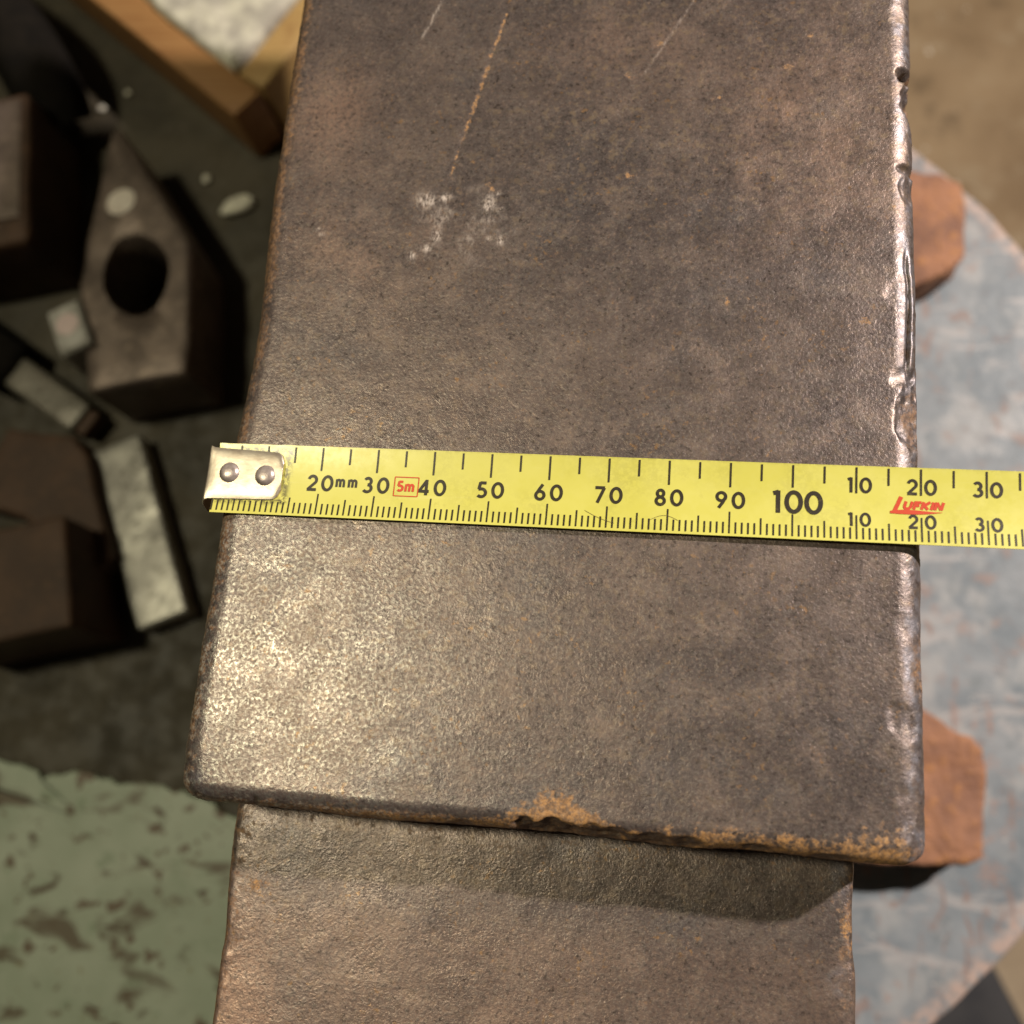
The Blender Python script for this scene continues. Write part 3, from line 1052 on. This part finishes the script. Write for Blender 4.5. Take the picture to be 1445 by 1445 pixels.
for k, t in enumerate(np.linspace(0, 1, 22)):
    uq = 115.2 + t * 8.0
    lo_v = 4.62 - .10 * math.sin(math.pi * t) + .42 * t ** 3
    hi_v = 4.66 + .80 * math.sin(math.pi * min(1, .16 + t * .84)) * (1 - .55 * t) + .42 * t ** 3
    V += [tp(uq, lo_v, HB + .02), tp(uq, max(hi_v, lo_v + .02), HB + .02)]
    if k:
        i = 2 * k
        F.append([i - 2, i, i + 1, i - 1])
mesh_obj("maker_mark_swoosh", np.array(V) + TINV, F, M_RED, tape, False)
# hairline scratches in the lacquer
M_HAIR = print_mat("olive_scratch", (0.26, 0.22, 0.06), (0.34, 0.30, 0.08))
ribbon([[(66.3 + t * 5, 2.9 - 2.0 * t - .25 * math.sin(t * 3)) for t in np.linspace(0, 1, 12)]], .09, "scratch", M_HAIR)
ribbon([[(77.1 + t * 4.6, 1.7 + .9 * math.sin(t * 3.0)) for t in np.linspace(0, 1, 12)]], .09, "scratch", M_HAIR)

# --- hook with two rivets
nu2, nv2 = 40, 26
hv, hf = [], []
us2 = np.concatenate([np.linspace(-1.15, .25, 14), np.linspace(.25, 13.2, 30)[1:]])
HX = -.75


def hook_vlim(u):
    lo = 2.05 + .02 * u - .9 * max(0, (.8 - u)) ** 1.4 * .5
    hi = 11.5 - .05 * u + .75 * max(0, (.8 - u)) ** 1.4 * .6
    r = 1.7
    if u > 13.2 - r:
        q = r - math.sqrt(max(0, r * r - (u - 13.2 + r) ** 2))
        lo += q
        hi -= q
    return lo, hi


def hook_pt(u, s, h):
    lo, hi = hook_vlim(u)
    v = lo + (hi - lo) * s
    p = tp(u, v, .16 + h).copy()
    p[0] += HX * max(0.0, min(1.0, (6 - u) / 6))
    if u < .25:                                            # bent-down lip
        a = (0.25 - u) / 1.4
        p[0] = tp(.25, v)[0] + HX - .95 * math.sin(min(a, 1) * math.pi / 2) - (.12 * (6 - v) * a if v < 6 else 0.0)
        p[2] -= 6.5 * a * a
    p[2] += .22 * math.sin(math.pi * s) * min(1, max(0, u) / 1.5) - .22 * (abs(2 * s - 1) ** 6)
    return p


ss = np.linspace(0, 1, nv2)
for h in (0.34, 0.0):
    for uq in us2:
        for s in ss:
            hv.append(hook_pt(uq, s, h))
n_u = len(us2)
hf = grid_faces(n_u, nv2).tolist() + grid_faces(n_u, nv2, n_u * nv2, True).tolist()
N = n_u * nv2
for i in range(n_u - 1):
    a, b = i * nv2, (i + 1) * nv2
    hf.append([a, N + a, N + b, b])
    a, b = a + nv2 - 1, b + nv2 - 1
    hf.append([a, b, N + b, N + a])
for j in range(nv2 - 1):
    hf.append([j, j + 1, N + j + 1, N + j])
    a = (n_u - 1) * nv2
    hf.append([a + j, N + a + j, N + a + j + 1, a + j + 1])
hv = np.array(hv)
hook = mesh_obj("hook", hv + TINV, hf, M_HOOK, tape)
bv = hook.modifiers.new("bevel", 'BEVEL')
bv.width = .00012
bv.segments = 2
bv.limit_method = 'ANGLE'
for uq, vq in ((3.5, 6.85), (10.15, 6.55)):
    M4 = np.eye(4)
    M4[:3, 3] = tp(uq, vq, .16 + .34 + .12) + TINV
    lathe("rivet", [(1.95, -.05), (1.86, .10), (1.72, .24), (1.45, .52), (1.1, .66), (.7, .73), (.3, .76), (.02, .765)], M_RIVET, hook, M4, 32)
tag(tape, "yellow steel tape measure blade with riveted silver hook laid across the anvil", "tape measure")

# ------------------------------------------------------------------ tools on the left
# hammer head lying with its eye up
ham = empty("hammer_head", (-152, 200, -250))
HINV = -np.array([-152, 200, -250.0])


def hammer_body():
    outline = [(-177.8, 278), (-174.6, 278), (-152, 249), (-131.0, 221), (-126.5, 196), (-122.1, 159.8), (-142, 155), (-164.4, 150.5), (-172, 176), (-178.7, 200.4), (-179.5, 225), (-179.0, 247.7)]
    P = []
    for a, b in zip(outline, outline[1:] + outline[:1]):
        a, b = np.array(a), np.array(b)
        n = max(1, int(np.linalg.norm(b - a) / 3.5))
        P += [a + (b - a) * t for t in np.arange(n) / n]
    P = np.array(P)
    c = np.array([-153.0, 205.3])
    n = len(P)
    ang = np.arctan2(P[:, 1] - c[1], P[:, 0] - c[0])
    E = np.column_stack([c[0] + 15.2 * np.cos(ang) * (1 + .05 * np.sin(2 * ang)), c[1] + 18.6 * np.sin(ang)])
    E[:, 0] -= .18 * (E[:, 1] - c[1])
    zt, zb = -210.0, -249.6
    # bow the outline to the middle for rounded edges
    def ring(Q, z, inset):
        d = c - Q
        d /= np.linalg.norm(d, axis=1, keepdims=True)
        return np.column_stack([Q + d * inset, np.full(n, z)])
    rings = [ring(P, zb, 1.5), ring(P, zb + 2, 0), ring(P, zb + 12, 0), ring(P, zt - 12, 0), ring(P, zt - 2, 0), ring(P, zt - .6, .6), ring(P, zt, 2.0)]
    rings.append(np.column_stack([(P + (E - P) * .35), np.full(n, zt)]))
    rings.append(np.column_stack([(P + (E - P) * .7), np.full(n, zt)]))
    rings.append(np.column_stack([E + (P - E) * .04, np.full(n, zt)]))
    rings.append(np.column_stack([E, np.full(n, zt - 1.2)]))
    rings.append(np.column_stack([c + (E - c) * .93, np.full(n, zt - 12)]))
    rings.append(np.column_stack([c + (E - c) * .93, np.full(n, zb + 2)]))
    rings.append(np.column_stack([c + (E - c) * 1.0, np.full(n, zb)]))
    V = np.concatenate(rings)
    F = []
    m_ = len(rings)
    for i in range(m_):
        i2 = (i + 1) % m_
        for k in range(n):
            k2 = (k + 1) % n
            F.append([i * n + k, i * n + k2, i2 * n + k2, i2 * n + k])
    V = V + np.stack([fbm(V, 12, 3, s) for s in (111, 112, 113)], 1) * .7
    return mesh_obj("head", V + HINV, F, M_HAM, ham)


hb = hammer_body()
# outline runs clockwise in plan: recalc outward normals
import bmesh
def fix_normals(o):
    b = bmesh.new()
    b.from_mesh(o.data)
    bmesh.ops.recalc_face_normals(b, faces=b.faces)
    b.to_mesh(o.data)
    b.free()
fix_normals(hb)
M4 = np.eye(4)
M4[:3, 3] = np.array([-166.8, 240.6, -209.9]) + HINV
M4[0, 1] = .12
lathe("paint_dot", [(6.6, 0), (6.5, .3), (6.0, .5), (.02, .55)], M_WHITE, ham, M4, 28)
tag(ham, "dark wedge shaped hammer head with big round eye and white paint dot", "hammer head")

# square punch leaning, pale struck end with a pink dot
pun = empty("square_punch", (-170, 160, -249))
PINV = -np.array([-170, 160, -249.0])
Mp = frame_mtx(np.array([-176.6, 177.6, -206.0]) + PINV, (0.02, -0.03, -1.0), (11.4, -21, 0))
# local x runs down the shank, away from the struck end
b = block("shank", (0, -7.6, -11.8), (43, 7.6, 11.8), 1.6, M_GREYST, pun, 3, 6, .5, 8, 121, Mp)
pt = mesh_obj("struck_end", *(lambda q: (q[0], q[1]))(box_shell(np.linspace(-.6, 0, 2), np.linspace(-6.6, 6.6, 4), np.linspace(-10.6, 10.6, 4), True)), M_ENDGREY, pun)
for v in pt.data.vertices:
    q = np.array(v.co) / MM
    v.co = Vector((Mp[:3, :3] @ q + Mp[:3, 3]) * MM)
fix_normals(pt)
Md = Mp.copy()
Md[:3, :3] = Mp[:3, :3] @ np.array([[0, 0, -1], [0, 1, 0], [1, 0, 0]])
Md[:3, 3] = Mp[:3, 3] + Mp[:3, :3] @ np.array([-.6, 0, -1.5])
lathe("paint_dot", [(5.2, 0), (5.1, .25), (4.6, .4), (.02, .45)], M_PINK, pun, Md, 24)
tag(pun, "square steel punch standing by the hammer head, whitish end with a pink dot", "punch")

# round-bar chisel with black grip, pointing right
chi = empty("cold_chisel", (-205, 160, -249))
CINV = -np.array([-205, 160, -249.0])
Mc = frame_mtx(np.array([-218.0, 168.4, -238]) + CINV, (37.5, -22.0, -3), (0, 0, 1))
block("bar", (0, -7.8, -7), (42, 7.8, 6), 2.2, M_RODST, chi, 3, 5, .4, 8, 131, Mc)
block("tip", (41.5, -6.2, -6), (47, 6.2, 4), 1.8, M_DARKRUST, chi, 3, 3, .4, 5, 133, Mc)
block("grip", (-60, -12.5, -10), (1.0, 12.5, 10), 5.0, M_BLACK, chi, 4, 6, .6, 10, 132, Mc)
tag(chi, "cold chisel with a black grip and dark grey bar pointing at the flat bar", "chisel")

# flat grey bar
bar = empty("flat_bar", (-145, 97, -249))
BINV = -np.array([-145, 97, -249.0])
Mb = frame_mtx(np.array([-164.5, 137.0, -249.4]) + BINV, (36.5, -78.5, 0), (0, 0, 1))
block("bar", (0, -11.6, 0), (86, 11.6, 12), 1.6, M_GREYST, bar, 3, 4, .7, 9, 141, Mb)
tag(bar, "flat pale grey steel bar lying near the anvil edge under the hook", "steel bar")

# brown square block lower left
blk = empty("steel_block", (-185, 70, -249))
KINV = -np.array([-185, 70, -249.0])
Mk = frame_mtx(np.array([-161.0, 95.5, -249.4]) + KINV, (12, -45, 0), (0, 0, 1))
block("block", (0, -60, 0), (46.5, 0, 44), 2.2, M_DARKRUST, blk, 3, 6, .8, 14, 151, Mk)
tag(blk, "dark brown square steel block next to the flat grey bar", "steel block")

# dark scrap plate tucked between block and bar
scr = empty("scrap_plate", (-183, 120, -249))
SINV = -np.array([-183, 120, -249.0])
prism("plate", [(x + SINV[0], y + SINV[1]) for x, y in ((-212, 139), (-180, 137), (-171, 128), (-152, 84), (-157, 76), (-196, 99), (-222, 104))], .3, 20, M_DARKRUST, scr, 2.0, .8, 5, sub=4)
tag(scr, "dark rusty scrap plate tucked between the square block and the flat bar", "scrap plate")

# taller rusty block upper left with a grey end
blk2 = empty("rusty_block", (-215, 255, -249))
K2 = -np.array([-215, 255, -249.0])
Mk2 = frame_mtx(np.array([-219.0, 294.0, -249.4]) + K2, (16, -76, 0), (0, 0, 1))
block("block", (0, -60, 0), (78, 0, 46), 3.0, M_DARKRUST, blk2, 3, 6, 1.0, 14, 161, Mk2)
Mk3 = frame_mtx(np.array([-219.0, 294.0, -203.2]) + K2, (16, -76, 0), (0, 0, 1))
block("ground_face", (4, -58, 0), (66, -3.5, .8), .3, M_HAM, blk2, 2, 8, .1, 14, 162, Mk3)
tag(blk2, "rusty steel block with a greyish top below the black hose", "steel block")

# black hose in the corner
hose = empty("black_hose", (-232, 322, -249))
NH = -np.array([-232, 322, -249.0])
path = [(-350, 405, -225), (-305, 382, -216), (-272, 360, -212), (-250, 342, -210), (-234, 324, -214), (-226, 310, -224), (-224, 300, -234)]
Pn = []
for i in range(len(path) - 1):
    p0 = np.array(path[max(0, i - 1)], float); p1 = np.array(path[i], float); p2 = np.array(path[i + 1], float); p3 = np.array(path[min(len(path) - 1, i + 2)], float)
    for t in np.linspace(0, 1, 9)[:-1]:
        Pn.append(.5 * (2 * p1 + (p2 - p0) * t + (2 * p0 - 5 * p1 + 4 * p2 - p3) * t * t + (3 * p1 - p0 - 3 * p2 + p3) * t ** 3))
Pn.append(np.array(path[-1], float))
Pn = np.array(Pn)
T = np.gradient(Pn, axis=0)
T /= np.linalg.norm(T, axis=1, keepdims=True)
V, F, seg = [], [], 18
for k, (p, t) in enumerate(zip(Pn, T)):
    a = np.cross(t, (0, 0, 1)); a /= np.linalg.norm(a); b_ = np.cross(a, t)
    r = 17.0
    for j in range(seg):
        q = 2 * math.pi * j / seg
        V.append(p + r * (math.cos(q) * a + math.sin(q) * b_))
for k in range(len(Pn) - 1):
    for j in range(seg):
        F.append([k * seg + j, k * seg + (j + 1) % seg, (k + 1) * seg + (j + 1) % seg, (k + 1) * seg + j])
F.append(list(range(seg)))
F.append([(len(Pn) - 1) * seg + j for j in range(seg)][::-1])
ho = mesh_obj("tube", np.array(V) + NH, F, M_BLACK, hose)
fix_normals(ho)
tag(hose, "thick black rubber hose bending down in the upper left corner", "hose")

# wooden tray with a pale stone slab
tray = empty("wooden_tray", (-160, 370, -249))
YINV = -np.array([-160, 370, -249.0])
corner = np.array([-123.5, 288.5, 0])
dl = np.array([-82.0, 65.2, 0]); dl /= np.linalg.norm(dl)
dr = np.array([25.0, 40.5, 0]); dr /= np.linalg.norm(dr)
LL, LR = 210.0, 130.0


def slat(a, b, thick_dir, th, name, wood=None):
    a, b = np.array(a, float), np.array(b, float)
    Mx = np.eye(4)
    x = (b - a) / np.linalg.norm(b - a)
    Mx[:3, 0] = x
    Mx[:3, 1] = np.array(thick_dir)
    Mx[:3, 2] = (0, 0, 1)
    Mx[:3, 3] = a + YINV + np.array([0, 0, -249.4])
    o = block(name, (0, 0, 0), (np.linalg.norm(b - a), th, 34.4), 1.2, wood or M_BOXWOOD, tray, 2, 8, .4, 20, 171, Mx)
    fix_normals(o)
    return o


nin_l = dr - dl * (dr @ dl); nin_l /= np.linalg.norm(nin_l)
nin_r = dl - dr * (dl @ dr); nin_r /= np.linalg.norm(nin_r)
slat(corner, corner + dl * LL, nin_l, 16.5, "side_board")
slat(corner + nin_l * 16.7 + dr * 2.0, corner + dr * LR, nin_r, 15.5, "side_board", M_TANWOOD)
slat(corner + dl * LL + dr * 17.5, corner + dl * LL + dr * LR, -nin_r, 12, "side_board")
slat(corner + dr * LR + dl * 16, corner + dr * LR + dl * (LL - 14), -nin_l, 12, "side_board")
bb = [corner + dl * 12 + dr * 12, corner + dl * (LL - 6) + dr * 12, corner + dl * (LL - 6) + dr * (LR - 6), corner + dl * 12 + dr * (LR - 6)]
fl = prism("base_board", [q[:2] + YINV[:2] for q in bb], .3, 5.3, M_BOXWOOD, tray, .5, 0, sub=50)
mk = np.array([corner + dl * 118 + nin_l * 7 + np.array([0, 0, -214.7])])[0] + YINV
M4 = np.eye(4); M4[:3, 3] = mk
tag(tray, "low orange tan wooden tray in the upper left holding a pale stone", "tray")
i0 = corner + nin_l * 17.5 + nin_r * 17
st = [i0, i0 + dl * 50, i0 + dl * 120 + nin_l * 6, i0 + dl * 150 + dr * 40, i0 + dl * 140 + dr * 88, i0 + dr * 88]


def stone_drop(V):
    V = V + np.stack([fbm(V, 10, 4, s) for s in (181, 182, 183)], 1) * np.array([1.2, 1.2, 2.4])
    return V


stone = prism("stone_slab", [q[:2] for q in st], -244, -211.5, M_STONE, None, 4, 0, 3, sub=2.5, drop=stone_drop)
tag(stone, "rough pale grey stone slab lying inside the wooden tray", "stone")


def pebble(name, c, rx, ry, rz, rot, label, mat=M_CHIP, seed=0):
    V, F = box_shell(np.linspace(-1, 1, 7), np.linspace(-1, 1, 7), np.linspace(-1, 1, 5), True)
    V = V / np.linalg.norm(V, axis=1, keepdims=True) ** .75
    V = V * (1 + .16 * fbm(V * 10, 8, 2, seed))[:, None]
    V = V * np.array([rx, ry, rz])
    ca, sa = math.cos(rot), math.sin(rot)
    V = np.column_stack([V[:, 0] * ca - V[:, 1] * sa, V[:, 0] * sa + V[:, 1] * ca, V[:, 2]]) + np.array(c)
    o = mesh_obj(name, V, F, mat, None)
    fix_normals(o)
    tag(o, label, "chip")
    return o


pebble("stone_chip", (-130.4, 262, -247), 8.6, 4.6, 2.6, .42, "largest pale oval stone chip between hammer head and anvil", seed=1)
pebble("stone_chip", (-149.4, 277.2, -248.4), 2.0, 2.3, 1.3, 0, "tiny pale chip just up left of the large oval one", seed=2)
pebble("stone_chip", (-212.3, 317.9, -248.6), 2.1, 1.7, 1.1, 0, "tiny dull chip right of the black hose bend", M_STONE, seed=3)
pebble("stone_chip", (-199.8, 326.9, -248.6), 1.7, 1.5, 1.1, 0, "tiny dull chip close to the wooden tray side board", M_STONE, seed=4)
